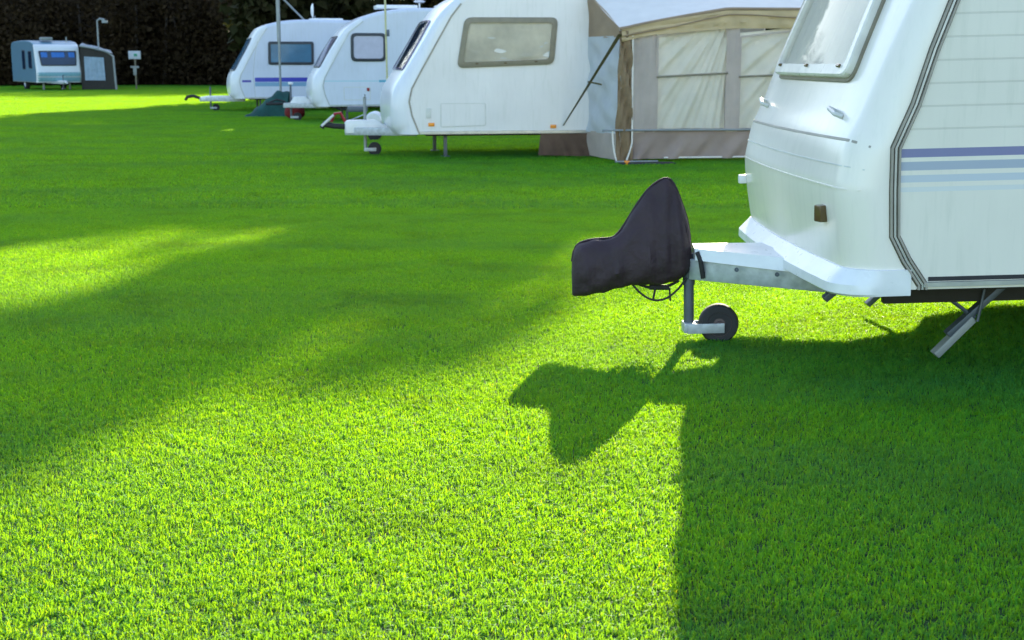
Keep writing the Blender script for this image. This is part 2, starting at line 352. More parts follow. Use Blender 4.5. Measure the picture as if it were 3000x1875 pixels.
# ------------------------------------------------------------------ caravan
class Caravan:
    def __init__(s, name, loc, rz, label, spec, pitch=0, group='white caravans pitched along the camp lawn'):
        s.e = empty(name, loc, label, 'caravan', rz, group, pitch); s.sp = spec
        s.hw = spec['hw']; s.r = spec.get('r', .2); s.bow = spec.get('bow', .06); s.skew = spec.get('skew', 0)
        fr = catmull(spec['front'], 5); s.fr = fr
        roof = catmull(spec['roof'], 4); rear = catmull(spec['rear'], 4)
        s.outl = fr + roof[1:] + rear[1:]; nf = len(fr)
        O = s.outl; n = len(O); rr = []
        for i in range(n):
            rr.append(s.rz(O[i][1]) if i < nf else s.r * .45)
        s.norm = []
        for i in range(n):
            a, b_ = Vector(O[max(i - 1, 0)]), Vector(O[min(i + 1, n - 1)]); d = (b_ - a).normalized(); s.norm.append(Vector((d.y, -d.x)))
        cols = []
        for sg in (-1, 1):
            cs = [(sg, a) for a in (90, 76, 60, 45, 30, 15, 0)]; cols.append(cs)
        seq = cols[0] + [(0, t) for t in (-.66, -.33, 0, .33, .66)] + cols[1][::-1]
        V = []
        for i in range(n):
            x, z = O[i]; r = rr[i]; nn = s.norm[i]; fw = s.fwt(x)
            for (sg, a) in seq:
                if sg == 0: y = a * (s.hw - r); ins = 0
                else: y = sg * (s.hw - r + r * math.sin(R(a))); ins = r * (1 - math.cos(R(a)))
                dx = (s.bow * (y / s.hw) ** 2 - s.skew * y / s.hw) * fw
                zz = z + (nn.y * ins if i not in (0, n - 1) else 0)
                V.append((x + dx + nn.x * ins, y, zz))
        m_ = len(seq); s.m = m_
        cut = spec.get('cut', nf - 6)
        ff, bf = [], []
        for i in range(n - 1):
            for j in range(m_ - 1):
                (ff if i < cut else bf).append((i * m_ + j, i * m_ + j + 1, (i + 1) * m_ + j + 1, (i + 1) * m_ + j))
        bf.append(tuple(range(m_))[::-1] and tuple(list(range(m_)) + [(n - 1) * m_ + j for j in range(m_ - 1, -1, -1)]))
        # side polygons split by the rail path
        rail = spec['rail']; s.V = V; s.cut = cut; V2 = list(V)
        rp = [(rail[0][0], s.outl[0][1])] + list(rail)
        def rx(z):
            for (a, b_) in zip(rp[:-1], rp[1:]):
                if a[1] <= z <= b_[1]: return a[0] + (b_[0] - a[0]) * (z - a[1]) / max(1e-6, b_[1] - a[1])
            t = (z - rp[-1][1]) / max(1e-6, V[cut * m_][2] - rp[-1][1]); return rp[-1][0] + (V[cut * m_][0] - rp[-1][0]) * min(1, t)
        XC = 1.7
        for j, sg in ((0, -1), (m_ - 1, 1)):
            ra, cb = [], []; zt = V[cut * m_ + j][2]
            for i in range(cut + 1):
                x, z = V[i * m_ + j][0], V[i * m_ + j][2]
                if i == cut: ra.append(cut * m_ + j)
                else: ra.append(len(V2)); V2.append((max(rx(z), x + .003), sg * s.hw, z))
                cb.append(len(V2)); V2.append((XC, sg * s.hw, z))
            for i in range(cut):
                ff.append((i * m_ + j, (i + 1) * m_ + j, ra[i + 1], ra[i])); bf.append((ra[i], ra[i + 1], cb[i + 1], cb[i]))
            tail = list(range(cut + 1, n)); k1 = next(i for i in tail if V[i * m_ + j][0] > XC)
            fan = [i * m_ + j for i in range(cut, k1)]
            for a, b_ in zip(fan[:-1], fan[1:]): bf.append((a, b_, cb[-1]))
            bf.append((fan[-1], k1 * m_ + j, cb[-1]))
            bf.append(tuple(cb) + tuple(i * m_ + j for i in range(k1, n)))
        s.side_rail = [(rail[0][0], s.outl[0][1])] + list(rail) + [(V[cut * m_][0], V[cut * m_][2])]
        def mk(nm, faces, mat):
            used = sorted({i for f in faces for i in f}); mpx = {k: a for a, k in enumerate(used)}
            bb = B(); bb.merge([V2[k] for k in used], [tuple(mpx[i] for i in f) for f in faces])
            big = [f for f in bb.bm.faces if len(f.verts) > 4]
            bmesh.ops.triangulate(bb.bm, faces=big, ngon_method='EAR_CLIP')
            o = bb.out(nm, mat, s.e, 30)
            for p in o.data.polygons:
                if abs(p.normal.y) > .999: p.use_smooth = False
            return o
        s.body = mk('body', bf, spec['side_mat']); s.front = mk('front_panel', ff, spec.get('front_mat', 'gel'))
    def rz(s, z): return s.r * (1 - s.sp.get('shrink', .55) * min(1, max(0, (z - 1.0) / .8)))
    def fwt(s, x): return max(0.0, min(1.0, (s.sp.get('fade', 1.6) - x) / .8))
    def fx(s, z):
        f = s.fr
        for i in range(len(f) - 1):
            if f[i][1] <= z <= f[i + 1][1]:
                t = (z - f[i][1]) / max(1e-6, f[i + 1][1] - f[i][1]); return f[i][0] + (f[i + 1][0] - f[i][0]) * t, s.norm[i] * (1 - t) + s.norm[i + 1] * t
        return f[-1][0], s.norm[len(f) - 1]
    def surf(s, y, z, h):
        x, nn = s.fx(z); r = s.rz(z); a = abs(y) - (s.hw - r); ins = 0
        if a > 0: ins = r * (1 - math.sqrt(max(0, 1 - min(1, a / r) ** 2)))
        dx = (s.bow * (y / s.hw) ** 2 - s.skew * y / s.hw) * s.fwt(x)
        return (x + dx + nn.x * (ins - h), y, z + nn.y * (ins - h))
    def side(s, sg): return lambda u, v, h: (u, sg * (s.hw + h), v)
    def window(s, corners, mp, frame_mat, pane_mat, rad=.06, wid=.035, h=.022, curtain=None, label=None, catches=None, wave=None):
        bb = B(); ring(bb, corners, rad, wid, mp, -.01, h); w = bb.out('window', frame_mat, s.e, 30)
        if label: w['label'] = label
        bb = B(); fill(bb, inset_poly(corners, wid * .9), max(.01, rad - wid * .6), mp, h * .6); bb.out('pane', pane_mat, w)
        if curtain:
            bb = B(); fill(bb, inset_poly(corners, wid * .9), max(.01, rad - wid * .6), mp, h * .28, 14, 60,
                           wave or (lambda u, v, a, c: .0035 * math.sin(u * 70 + 2 * math.sin(v * 4)))); bb.out('curtain', curtain, w)
        if catches:
            for (u, v) in catches:
                bb = B(); p = mp(u, v, h + .004); q = mp(u + .02, v, h + .004)
                bb.tube([mp(u - .018, v, h + .004), mp(u + .018, v, h + .004)], .008, 8); bb.out('catch', 'brownlens', w)
        return w
    def ribbon(s, path, y, w, t, name, mat, parent=None):
        """flat strip on the side wall following path in x,z"""
        V, F = [], []; sg = -1 if y < 0 else 1
        for i, p in enumerate(path):
            a = Vector(path[max(0, i - 1)]); b_ = Vector(path[min(len(path) - 1, i + 1)]); d = (b_ - a).normalized(); nn = Vector((-d.y, d.x)) * w / 2
            q = Vector(p)
            for (o_, yy) in ((nn, y), (nn * .8, y + sg * t), (-nn * .8, y + sg * t), (-nn, y)): V.append((q.x + o_.x, yy, q.y + o_.y))
        for i in range(len(path) - 1):
            for k in range(3): F.append((i * 4 + k, i * 4 + k + 1, (i + 1) * 4 + k + 1, (i + 1) * 4 + k))
            F.append((i * 4 + 3, i * 4, (i + 1) * 4, (i + 1) * 4 + 3))
        F.append((0, 1, 2, 3)); k = (len(path) - 1) * 4; F.append((k + 3, k + 2, k + 1, k))
        return B().merge(V, F).out(name, mat, parent or s.e, 30)
    def strip_front(s, z, w, h, name, mat, y0=None, y1=None):
        y0 = -s.hw + .02 if y0 is None else y0; y1 = s.hw - .02 if y1 is None else y1
        V, F = [], []; n = 40
        for i in range(n + 1):
            y = y0 + (y1 - y0) * i / n
            for (dz, hh) in ((-w / 2, -.003), (-w / 2 * .7, h), (w / 2 * .7, h), (w / 2, -.003)): V.append(s.surf(y, z + dz, hh))
        for i in range(n):
            for k in range(3): F.append((i * 4 + k, i * 4 + k + 1, (i + 1) * 4 + k + 1, (i + 1) * 4 + k))
        return B().merge(V, F).out(name, mat, s.e)
    def wheel(s, x, r=.32, w=.19):
        for sg in (-1, 1):
            y = sg * (s.hw - .16)
            prof = [(r * .62, -w / 2), (r * .92, -w / 2), (r, -w / 2 + .03), (r, w / 2 - .03), (r * .92, w / 2), (r * .62, w / 2), (r * .6, 0), (r * .62, -w / 2)]
            t = B().lathe(prof, (x, y, r), 'y').out('wheel', 'rubber', s.e)
            B().lathe([(0.001, sg * w * .30), (r * .2, sg * w * .34), (r * .3, sg * w * .22), (r * .55, sg * w * .25), (r * .63, sg * w * .42)], (x, y, r), 'y').out('rim', 'alu', t)
        B().box((x, 0, r), (.08, 2 * s.hw - .3, .08), .01).out('axle', 'under', s.e)
    def steady(s, x, y, zt, dx, mat='bracket', pad=True):
        foot = (x + dx, y, .03)
        b_ = B(); b_.box(((x + foot[0]) / 2, y, (zt + .03) / 2), (math.hypot(dx, zt - .03), .05, .03), .004, rot=(0, -math.atan2(zt - .03, -dx) if False else math.atan2(zt - .03, dx), 0))
        o = b_.out('corner_steady', mat, s.e)
        return o
NOSE = [(.10, .36), (.03, .46), (0, .62), (.0, .80), (.05, 1.0), (.22, 1.27), (.47, 1.68), (.62, 1.93), (.78, 2.12), (1.0, 2.28), (1.4, 2.43)]
def std(side, **k):
    d = dict(hw=1.08, r=.2, front=NOSE, roof=[(1.4, 2.43), (1.9, 2.50), (2.6, 2.54), (4.6, 2.52)],
             rear=[(4.6, 2.52), (5.2, 2.45), (5.45, 2.25), (5.55, 1.7), (5.56, .8), (5.5, .36)], side_mat=side, cut=44,
             rail=[(.43, .37), (.33, .62), (.29, .82), (.33, 1.0), (.45, 1.22), (.68, 1.62), (.90, 2.0)])
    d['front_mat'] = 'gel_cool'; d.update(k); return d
def chain(parent, name, path, r, mat, n=8):
    return B().tube(path, r, n).out(name, mat, parent)
def drawbar(c, cover_poly, xh=-.55, zc=.42, jx=-.3, jw=-.13, jtop=.86, arm=.09, jmat='bracket', hwid=.5, xe=.45):
    """A-frame with cover, jockey wheel"""
    e = c.e
    b_ = B()
    for sg in (-1, 1):
        a = Vector((xh, sg * .05, zc - .05)); t = Vector((xe, sg * hwid, zc - .06)); d = t - a
        b_.box(tuple((a + t) / 2), (d.length, .05, .11), .006, rot=(0, 0, math.atan2(d.y, d.x)))
    fr = b_.out('drawbar', 'galv', e)
    if cover_poly: B().prism(cover_poly, -.13, .13, .018).out('drawbar_cover', 'white', e)
    j = B().tube([(jx, 0, .10), (jx, 0, jtop)], .024, 12).tube([(jx, 0, jtop), (jx, -.1, jtop + .015)], .009, 8).out('jockey_stand', jmat, e)
    k = B().box((jx + (jw - jx) / 2, -.045, arm), (abs(jw - jx) + .04, .008, .05), .003).box((jx + (jw - jx) / 2, .045, arm), (abs(jw - jx) + .04, .008, .05), .003)
    k.out('wheel_fork', 'galv', j)
    w = B().lathe([(.03, -.03), (.075, -.034), (.095, -.028), (.1, -.012), (.1, .012), (.095, .028), (.075, .034), (.03, .03)], (jw, 0, .1), 'y', 32).out('jockey_wheel', 'rubber', j)
    B().lathe([(.001, -.036), (.02, -.036), (.024, -.028), (.058, -.026), (.064, -.034)], (jw, 0, .1), 'y', 24).lathe([(.001, .036), (.02, .036), (.024, .028), (.058, .026), (.064, .034)], (jw, 0, .1), 'y', 24).out('hub', 'rim', w)
    return j

# ------------------------------------------------------------------ the setting: lawn and the bank behind
gn = 60
def sheet(name, mat, x0, x1, y0, y1, zf, nx, ny, label=None):
    V = [(x0 + (x1 - x0) * i / nx, y0 + (y1 - y0) * j / ny, 0) for j in range(ny + 1) for i in range(nx + 1)]
    V = [(x, y, zf(x, y)) for x, y, _ in V]
    F = [(j * (nx + 1) + i, j * (nx + 1) + i + 1, (j + 1) * (nx + 1) + i + 1, (j + 1) * (nx + 1) + i) for j in range(ny) for i in range(nx)]
    return B().merge(V, F).out(name, mat)
def bank(x, y):
    t = max(0, y - 78); h = 17 * (1 - math.exp(-t / 26)) + .9 * math.sin(x * .13) * min(1, t / 12) * math.cos(y * .1)
    return h
def gz(x, y):
    if y > 78: return bank(x, y)
    return 0.0
g = sheet('lawn', 'ground', -400, 400, -60, 78, lambda x, y: 0, 80, 30); tag(g, kind='structure')
g = sheet('wooded_hill', 'litter', -400, 400, 78, 420, bank, 120, 60); tag(g, kind='structure')

# grass: blades in tiles, spread over the lawn
def blade_tile(name, size, n, hmin, hmax, wid, seed):
    r = np.random.default_rng(seed)
    x, y = r.uniform(0, size, n), r.uniform(0, size, n)
    # tufts
    f = np.zeros(n)
    for k in range(26):
        a, bq = r.integers(1, 15, 2) * r.choice([-1, 1], 2); ph = r.uniform(0, 6.28); f += np.sin(2 * np.pi * (a * x + bq * y) / size + ph)
    f = (f - f.min()) / (f.max() - f.min()); keep = r.uniform(0, 1, n) < np.clip(.25 + f * 1.5, 0, 1)
    x, y, f = x[keep], y[keep], f[keep]; n = len(x)
    h = r.uniform(hmin, hmax, n) * (.75 + .5 * f); az = r.uniform(0, 2 * np.pi, n); lean = np.abs(r.normal(0, .6, n)) + .2
    w = wid * r.uniform(.6, 1.25, n); fa = r.uniform(0, 2 * np.pi, n)
    wx, wy = np.cos(fa) * w / 2, np.sin(fa) * w / 2
    dx, dy = np.cos(az), np.sin(az)
    mx_, my_ = x + dx * h * .3 * lean, y + dy * h * .3 * lean; mz = h * .6
    tx, ty = x + dx * h * lean * 1.1, y + dy * h * lean * 1.1; tz = h * np.clip(1.12 - lean * .45, .35, 1)
    V = np.empty((n, 5, 3))
    V[:, 0] = np.c_[x - wx, y - wy, x * 0 - .003]; V[:, 1] = np.c_[x + wx, y + wy, x * 0 - .003]
    V[:, 2] = np.c_[mx_ + wx * .8, my_ + wy * .8, mz]; V[:, 3] = np.c_[mx_ - wx * .8, my_ - wy * .8, mz]; V[:, 4] = np.c_[tx, ty, tz]
    V[:, :, 0] -= size / 2; V[:, :, 1] -= size / 2
    me = bpy.data.meshes.new(name); i0 = np.arange(n) * 5
    loops = np.stack([i0, i0 + 1, i0 + 2, i0 + 3, i0 + 3, i0 + 2, i0 + 4], 1).ravel()
    starts = (np.arange(n)[:, None] * 7 + np.array([0, 4])).ravel()
    me.vertices.add(n * 5); me.vertices.foreach_set('co', V.ravel())
    me.loops.add(len(loops)); me.loops.foreach_set('vertex_index', loops)
    me.polygons.add(len(starts)); me.polygons.foreach_set('loop_start', starts)
    me.polygons.foreach_set('use_smooth', np.ones(len(starts), bool))
    t = np.clip(r.normal(.45, .17, n) + (f - .5) * .3, 0, .93); t[r.uniform(0, 1, n) < .012] = 1.0
    at = me.attributes.new('tint', 'FLOAT', 'POINT'); at.data.foreach_set('value', np.repeat(t, 5))
    me.update(calc_edges=True); me.validate(); me.materials.append(M['grass'])
    return bpy.data.objects.new(name, me)
tiles = bpy.data.collections.new('grass_tiles')
for k in range(3): tiles.objects.link(blade_tile('a_tile%d' % k, 1.0, 26000, .012, .026, .0040, 10 + k))
for k in range(3): tiles.objects.link(blade_tile('b_tile%d' % k, 2.0, 17000, .020, .042, .011, 20 + k))
pts, idx = [], []
for yy in range(1, 13):
    for xx in range(-12, 12):
        if abs(xx + .5) < .45 * yy + 3.2: pts.append((xx + .5, yy + .5, 0)); idx.append(random.randint(0, 2))
for yy in range(13, 77, 2):
    for xx in range(-46, 46, 2):
        if abs(xx + 1) < .45 * yy + 5: pts.append((xx + 1, yy + 1, 0)); idx.append(random.randint(3, 5))
me = bpy.data.meshes.new('grass'); me.from_pydata(pts, [], [])
at = me.attributes.new('pick', 'INT', 'POINT'); at.data.foreach_set('value', idx)
me.materials.append(M['grass'])
go = bpy.data.objects.new('grass', me); COL.objects.link(go); tag(go, 'short bright green mown grass covering the whole camp lawn', 'grass', kind='stuff')
ng = bpy.data.node_groups.new('spread_grass', 'GeometryNodeTree')
ng.interface.new_socket('Geometry', in_out='INPUT', socket_type='NodeSocketGeometry'); ng.interface.new_socket('Geometry', in_out='OUTPUT', socket_type='NodeSocketGeometry')
gi = ng.nodes.new('NodeGroupInput'); gout = ng.nodes.new('NodeGroupOutput')
ci = ng.nodes.new('GeometryNodeCollectionInfo'); ci.inputs['Collection'].default_value = tiles
ci.inputs['Separate Children'].default_value = True; ci.inputs['Reset Children'].default_value = True
iop = ng.nodes.new('GeometryNodeInstanceOnPoints'); iop.inputs['Pick Instance'].default_value = True
na = ng.nodes.new('GeometryNodeInputNamedAttribute'); na.data_type = 'INT'; na.inputs[0].default_value = 'pick'
rv = ng.nodes.new('FunctionNodeRandomValue'); rv.data_type = 'INT'; rv.inputs[4].default_value = 0; rv.inputs[5].default_value = 3
mu = ng.nodes.new('ShaderNodeMath'); mu.operation = 'MULTIPLY'; mu.inputs[1].default_value = math.pi / 2
cx = ng.nodes.new('ShaderNodeCombineXYZ')
L = ng.links.new
L(gi.outputs[0], iop.inputs['Points']); L(ci.outputs[0], iop.inputs['Instance']); L(na.outputs[0], iop.inputs['Instance Index'])
L(rv.outputs[2], mu.inputs[0]); L(mu.outputs[0], cx.inputs[2]); L(cx.outputs[0], iop.inputs['Rotation']); L(iop.outputs[0], gout.inputs[0])
go.modifiers.new('spread', 'NODES').node_group = ng

# ------------------------------------------------------------------ leaves, trees, woodland
def leaf_mesh(name, blobs, per, size, seed, mats, shell=.35):
    """leaf clumps through ellipsoid blobs (x,y,z,rx,ry,rz)"""
    r = np.random.default_rng(seed); P, T = [], []
    for bl in blobs:
        d = r.normal(size=(per, 3)); d /= np.linalg.norm(d, axis=1)[:, None]
        rad = (shell + (1 - shell) * r.uniform(0, 1, per) ** .6)[:, None]
        P.append(np.array(bl[:3]) + d * rad * np.array(bl[3:6])); T.append(np.clip(r.normal(.5, .2, per) + r.normal(0, .18), 0, 1))
    P = np.concatenate(P); T = np.concatenate(T); n = len(P)
    u = r.normal(size=(n, 3)); u /= np.linalg.norm(u, axis=1)[:, None]
    v = np.cross(u, r.normal(size=(n, 3))); v /= np.linalg.norm(v, axis=1)[:, None]
    s_ = (size * r.uniform(.5, 1.3, n))[:, None]
    V = np.empty((n, 4, 3)); V[:, 0] = P - u * s_; V[:, 1] = P + v * s_ * .55; V[:, 2] = P + u * s_; V[:, 3] = P - v * s_ * .55
    V[:, :, 2] = np.maximum(V[:, :, 2], .02)
    me = bpy.data.meshes.new(name); me.vertices.add(n * 4); me.vertices.foreach_set('co', V.ravel())
    me.loops.add(n * 4); me.loops.foreach_set('vertex_index', np.arange(n * 4)); me.polygons.add(n); me.polygons.foreach_set('loop_start', np.arange(n) * 4)
    at = me.attributes.new('tint', 'FLOAT', 'POINT'); at.data.foreach_set('value', np.repeat(T, 4))
    me.update(calc_edges=True); me.validate(); me.materials.append(M[mats]); return me
def tree(loc, H, Rr, seed, label, group=None, base=.12, leaf='leaf', nb=40, per=200, name='broadleaf_tree'):
    r = random.Random(seed); e = empty(name, loc, label, 'tree', 0, group)
    tb = B(); tb.tube([(0, 0, -.1), (.1, .05, H * .3), (-.05, .1, H * .62), (0, 0, H * .9)], [H * .022, H * .017, H * .011, H * .003], 9)
    blobs = []
    for k in range(nb):
        t = base + (1 - base) * (k + .5) / nb; w = Rr * math.sqrt(max(.05, 1 - ((t - .5) / .52) ** 2))
        if t < base + .18: w *= .8
        a = r.uniform(0, 6.28); q = r.uniform(.25, .72) * w; br = Rr * r.uniform(.32, .5)
        x, y, z = math.cos(a) * q, math.sin(a) * q, min(H * t, H - br * .6); blobs.append((x, y, z, br, br, br * .75))
        if k % 2 == 0: tb.tube([(0, 0, max(.3, z - H * .12)), (x * .5, y * .5, z - H * .04), (x * .95, y * .95, z)], [H * .008, H * .005, H * .002], 6)
    tb.out('trunk', 'bark', e)
    cr = leaf_mesh('crown', blobs, per, .17 + H * .006, seed, leaf); o = bpy.data.objects.new('crown', cr); COL.objects.link(o); o.parent = e
    return e
GT = 'tall dark trees behind the row of caravans'
lab = 'dense dark tree rising behind the row of caravans'
for i, (x, y, H, Rr) in enumerate([(-7.2, 46.5, 7.5, 2.2), (-3.8, 47.5, 10.8, 2.9), (-.3, 46.5, 13.2, 3.3), (3.2, 48, 15.3, 3.6), (9.0, 47.5, 16.2, 2.3), (13.2, 48, 13.9, 3.2), (12.4, 50.5, 15.2, 3.4), (7.2, 49, 14.2, 3.3), (16.6, 47, 13.8, 3.4), (20.8, 48, 14, 3.4), (1.4, 50, 14, 3.4), (5.6, 51, 15.5, 3.2), (-5.5, 52, 10, 3), (11, 53, 15.0, 3.2), (15, 53, 15, 3.6), (4, 54, 15.4, 3.4)]):
    tree((x, y, 0), H, Rr, 100 + i, lab, GT)
# woodland on the bank: reads as one mass
r = random.Random(3); blobs = []; trunks = B()
for k in range(250):
    y = 75 + 45 * r.random() ** 1.7; x = r.uniform(-52, 40) if k > 46 else -50 + k * 2; y = y if k > 46 else r.uniform(77, 80); z0 = gz(x, y); h = 3.8 + (y - 75) * .12 + r.uniform(-.5, 1.5)
    for q in range(6):
        t = (q + .3) / 6; br = r.uniform(1.3, 2.2)
        blobs.append((x + r.uniform(-1.3, 1.3), y + r.uniform(-1.2, 1.2), z0 + max(.7, t * h), br, br, br * .8))
    trunks.tube([(x, y, z0 - .2), (x + r.uniform(-.3, .3), y, z0 + h * .8)], [.14, .06], 6)
wl = leaf_mesh('woodland', blobs, 300, .15, 9, 'leaf2')
tm = bpy.data.meshes.new('wt'); trunks.bm.to_mesh(tm); trunks.bm.free()
wo_ = bpy.data.objects.new('woodland', wl); COL.objects.link(wo_); tag(wo_, 'deep shaded brown and dark green woodland closing off the far lawn', 'woodland', kind='stuff')
bmw = bmesh.new(); bmw.from_mesh(wl); k0 = len(bmw.faces); bmw.from_mesh(tm); bmw.faces.ensure_lookup_table()
for f in bmw.faces[k0:]: f.material_index = 1
bmw.to_mesh(wl); bmw.free(); wl.materials.append(M['bark']); bpy.data.meshes.remove(tm)

# ------------------------------------------------------------------ nearest caravan
near = Caravan('touring_caravan', (1.30, 6.80, 0), R(1), 'big white caravan nearest the camera, blue side stripes and a covered tow hitch',
    dict(shrink=.4, hw=1.08, r=.145, bow=.045, skew=.02, fade=1.4, front=[(.09, .43), (.06, .6), (.035, .82), (.048, .93), (.078, 1.05), (.14, 1.18), (.235, 1.42), (.36, 1.71), (.48, 2.0), (.64, 2.26), (.95, 2.48), (1.5, 2.6)],
         roof=[(1.5, 2.6), (3, 2.66), (5.2, 2.64), (6.2, 2.58)], rear=[(6.2, 2.58), (6.55, 2.4), (6.65, 1.8), (6.65, .9), (6.6, .43)], side_mat='near_side', cut=48,
         rail=[(.435, .45), (.365, .555), (.312, .66), (.307, .85), (.307, 1.03), (.385, 1.21), (.455, 1.43), (.535, 1.64), (.73, 2.0)]), pitch=R(1.4))
E_ = near.e
for sg in (-1, 1):
    near.ribbon(near.side_rail, sg * (near.hw - .002), .052, .006, 'awning_rail', 'railgap')
    p = [(x - .016, z) for x, z in near.side_rail]; q = [(x + .016, z) for x, z in near.side_rail]
    near.ribbon(p, sg * (near.hw + .003), .010, .010, 'rail_rib', 'railrib'); near.ribbon(q, sg * (near.hw + .003), .010, .010, 'rail_rib', 'railrib')
    near.ribbon(near.side_rail, sg * (near.hw + .003), .011, .005, 'rail_insert', 'alu')
    near.ribbon([(.46, .474), (6.58, .474)], sg * (near.hw - .002), .020, .006, 'skirt_seal', 'rubber')
    near.ribbon([(.44, .451), (6.58, .451)], sg * (near.hw - .002), .024, .014, 'skirt_rail', 'alu')
near.strip_front(1.062, .014, .002, 'panel_seam', 'railrib')
near.strip_front(.955, .008, .002, 'panel_seam', 'offwhite'); near.strip_front(.86, .010, .004, 'panel_ridge', 'gel')
fwc = [(-.70, 1.31), (.70, 1.31), (.62, 2.0), (-.62, 2.0)]
near.window(fwc, lambda u, v, h: near.surf(u, v, h), 'seal_light', 'acrylic', .07, .05, .045, 'curtain', 'front window with net curtains behind clear acrylic',
            [(-.58, 1.352), (-.05, 1.352), (.55, 1.352)], lambda u, v, a, c: .006 * math.sin(u * 42 + 1.5 * math.sin(v * 3)) + .003 * math.sin(u * 97))
bb = B(); ring(bb, [(-.715, 1.295), (.715, 1.295), (.642, 2.02), (-.642, 2.02)], .08, .028, lambda u, v, h: near.surf(u, v, h), -.004, .012); bb.out('window_seal', 'seal_brown', E_)
# bumper: sweep round the nose and back along the sides to the rail
V, F = [], []; st_ = []; yc = near.hw - near.r
for sg in (-1, 1):
    xe, _, _ = near.surf(sg * yc, .50, 0); part_ = []
    for k in range(9): a = R(90) * k / 8; part_.append((xe + near.r * (1 - math.cos(a)), sg * (yc + near.r * math.sin(a)), -math.cos(a), sg * math.sin(a), .075 - .066 * (k / 8) ** 1.5))
    part_.append((.385, sg * near.hw, 0, sg, .008))
    if sg < 0: st_ += part_[::-1]; st_ += [(near.surf(yc * (-.95 + 1.9 * k / 20), .50, 0)[0], yc * (-.95 + 1.9 * k / 20), -1, 0, .075) for k in range(21)]
    else: st_ += part_
for (x, y, nx, ny, ov) in st_:
    for (o_, z) in ((-.02, .405), (ov * .8, .405), (ov, .415), (ov * .97, .455), (.010, .516), (-.02, .522)): V.append((x + nx * o_, y + ny * o_, z))
for i in range(len(st_) - 1):
    for k in range(5): F.append((i * 6 + k, i * 6 + k + 1, (i + 1) * 6 + k + 1, (i + 1) * 6 + k))
F += [tuple(range(6)), tuple((len(st_) - 1) * 6 + k for k in range(6))]
B().merge(V, F).out('bumper', 'white', E_, 25)
B().prism([(.70, .42), (1.05, .30), (1.12, .16), (1.55, .02), (6.45, .02), (6.45, .42)], 1.02, 1.04).out('shade_screen', 'under', E_)  # screen added along the far side to keep sun off the grass underneath
B().box((3.5, 0, .415), (6.0, 1.9, .03)).out('floor_pan', 'under', E_)
for sg in (-1, 1): B().box((3.4, sg * .62, .35), (6.0, .05, .12), .005).out('chassis_rail', 'under', E_)
near.wheel(3.6)
# handles, lamps
for y in (-.70, .76):
    p0, p1 = near.surf(y - .06, 1.15, .0), near.surf(y + .06, 1.17, .0)
    B().tube([p0, near.surf(y - .05, 1.15, .035), near.surf(y + .05, 1.17, .035), p1], .011, 10).out('grab_handle', 'offwhite', E_)
for y in (-.80,):
    c_ = near.surf(y, .735, .012); B().box(c_, (.05, .055, .075), .008, rot=(0, 0, R(18 if y < 0 else -18))).out('marker_lamp', 'brownlens', E_)
for y in (.98,):
    c_ = near.surf(y, .735, .02); B().box(c_, (.05, .04, .05), .008).out('marker_lamp', 'white', E_)
# A-frame
b_ = B()
for sg in (-1, 1):
    a = Vector((-.40, sg * .045, .385)); t = Vector((.55, sg * .50, .335)); d = t - a
    b_.box(tuple((a + t) / 2), (d.length, .045, .105), .006, rot=(0, math.atan2(.05, d.length), math.atan2(d.y, d.x)))
b_.out('drawbar', 'galv', E_)
V = [(-.385, -.085, .492), (-.385, .085, .492), (.30, .42, .440), (.30, -.42, .440), (-.385, -.105, .435), (-.385, .105, .435), (.30, .44, .375), (.30, -.44, .375), (-.385, 0, .505), (.30, 0, .452)]
B().merge(V, [(0, 8, 9, 3), (8, 1, 2, 9), (0, 3, 7, 4), (1, 5, 6, 2), (0, 4, 5, 1, 8), (3, 9, 2, 6, 7), (4, 7, 6, 5)]).out('drawbar_cover', 'white', E_, 20)
B().tube([(-.52, 0, .40), (-.36, 0, .41)], [.04, .055], 14).tube([(-.375, -.1, .475), (-.36, -.118, .43), (-.345, -.10, .345)], .012, 8).out('coupling_gaiter', 'rubber', E_)
B().tube([(-.95, 0, .42), (-.5, 0, .42)], [.035, .03], 12).out('coupling_head', 'bracket', E_)
for k, (x, z) in enumerate(((-.20, .40), (-.02, .385), (.16, .37))): B().lathe([(.001, -.004), (.011, -.004), (.011, .004)], (x, -.085 - (x + .4) * .48 - .035, z), 'y', 10).out('bolt', 'bracket', E_)
j = B().tube([(-.405, -.02, .09), (-.405, -.02, .46)], .026, 14).tube([(-.405, -.02, .30), (-.405, -.02, .36)], .031, 14).out('jockey_stand', 'bracket', E_)
B().box((-.325, -.07, .082), (.185, .008, .05), .003).box((-.325, .03, .082), (.185, .008, .05), .003).box((-.405, -.02, .085), (.06, .1, .05), .004).out('wheel_fork', 'galv', j)
w = B().lathe([(.03, -.03), (.07, -.036), (.09, -.034), (.1, -.018), (.1, .018), (.09, .034), (.07, .036), (.03, .03)], (-.255, -.02, .098), 'y', 36).out('jockey_wheel', 'rubber', j)
B().lathe([(.001, -.044), (.014, -.044), (.018, -.03), (.055, -.028), (.062, -.037)], (-.255, -.02, .098), 'y', 24).out('hub', 'rim', w)
